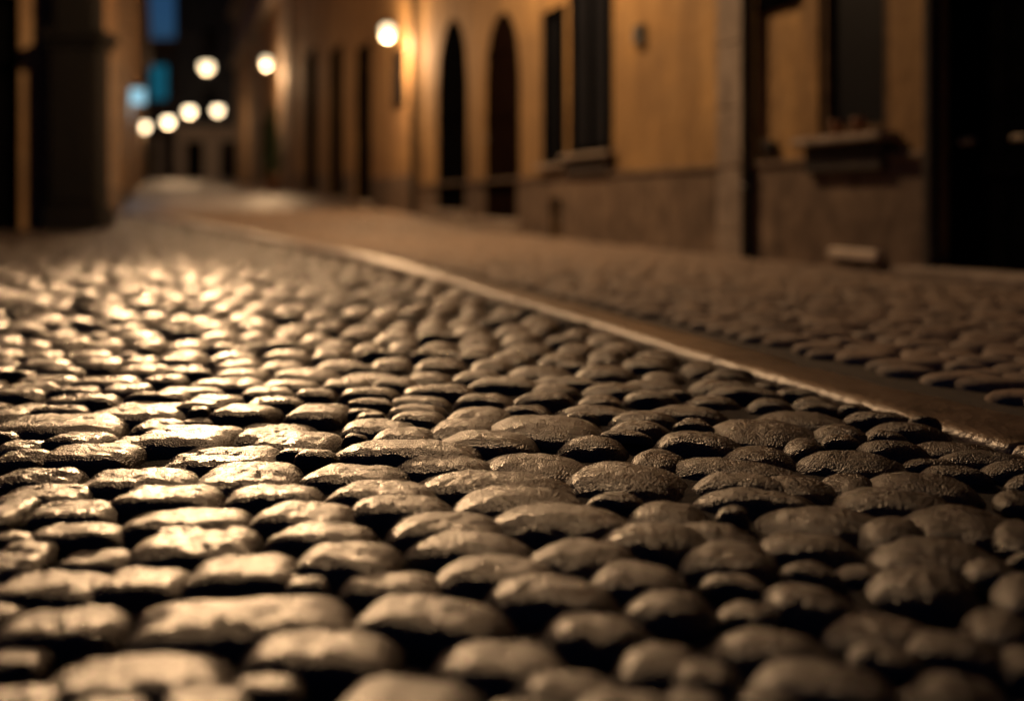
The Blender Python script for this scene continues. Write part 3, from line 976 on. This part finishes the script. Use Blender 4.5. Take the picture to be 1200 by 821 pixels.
# ------------------------------------------------------------------ potted cypress
cx, cy = -7.91, 33.85
t = empty('potted_cypress', (cx, cy, gzf(cy) + .012)); tag(t, 'slim green potted cypress standing under the lantern of the tan house', 'potted tree')
q = MB(); q.lathe([(.17, 0), (.19, .03), (.24, .36), (.27, .37), (.27, .43), (.24, .43), (.22, .39), (.0, .38)], 0, 0, 20, False); q.build('pot', M['terracotta'], t)
q = MB(); q.tube([(0, 0, .36), (.01, 0, 1.2), (0, .01, 2.4)], .03, 6); q.build('trunk', M['stem'], t)
q = MB()
for _ in range(2600):
    f = random.random() ** .8
    z = .55 + 2.25 * f
    rr = .34 * (1 - f) ** .55 * min(1, (f + .06) * 7) * math.sqrt(random.uniform(.25, 1.0)) * random.uniform(.8, 1.12)
    a = random.uniform(0, 6.283)
    P = Vector((rr * math.cos(a), rr * math.sin(a), z))
    up = Vector((.5 * math.cos(a), .5 * math.sin(a), 1)).normalized() * random.uniform(.07, .13)
    sd = Vector((-math.sin(a), math.cos(a), random.uniform(-.3, .3))) * random.uniform(.012, .025)
    q.quad(tuple(P - sd), tuple(P + sd), tuple(P + sd * .3 + up), tuple(P - sd * .3 + up))
q.build('crown', M['leaf'], t)

# little pots on the deep sill
for i, (u_, lab) in enumerate(((1017, 'small clay pot on the deep sill, the one nearer the dark doorway'), (991, 'small clay pot on the deep sill, the one nearer the drainpipe'))):
    q = MB(); q.lathe([(.026, 0), (.03, .004), (.042, .075), (.047, .078), (.047, .095), (.04, .095), (.036, .07), (.0, .068)], 0, 0, 16, False)
    o = q.build('clay_pot', M['terracotta']); o.location = on_wall(su(u_), .06, w1[2] + .005)
    tag(o, lab, 'flower pot', 'clay pots on the window sill')

# ------------------------------------------------------------------ sky, camera, output
w = bpy.data.worlds.new('World'); sc.world = w; w.use_nodes = True
nt = w.node_tree; bg = nt.nodes['Background']
sky = nt.nodes.new('ShaderNodeTexSky'); sky.sky_type = 'NISHITA'; sky.sun_disc = False
sky.sun_elevation = R(-3.0); sky.sun_rotation = R(-16); sky.ozone_density = 3.2
nt.links.new(mix(nt, 1.0, sky.outputs['Color'], (.55, 1.0, .95), 'MULTIPLY'), bg.inputs['Color'])
bg.inputs['Strength'].default_value = K['sky']

cd = bpy.data.cameras.new('camera'); cam = bpy.data.objects.new('camera', cd); C.objects.link(cam)
cam.location = (0, 0, CAM_Z); cam.rotation_euler = (R(90), 0, 0)
cd.sensor_width = 36; cd.lens = 36.0
cd.shift_y = -(410.5 - 235) / 1200
cd.clip_start = .05; cd.clip_end = 600
cd.dof.use_dof = True; cd.dof.focus_distance = 1.74; cd.dof.aperture_fstop = 1.2; cd.dof.aperture_blades = 0
sc.camera = cam
sc.view_settings.view_transform = 'Standard'; sc.view_settings.look = 'None'
sc.view_settings.exposure = K['exposure']; sc.view_settings.gamma = 1
sc.render.engine = 'CYCLES'
sc.cycles.use_denoising = True
sc.cycles.max_bounces = 5; sc.cycles.diffuse_bounces = 3; sc.cycles.glossy_bounces = 3
sc.cycles.caustics_reflective = False; sc.cycles.caustics_refractive = False
sc.cycles.sample_clamp_indirect = 4
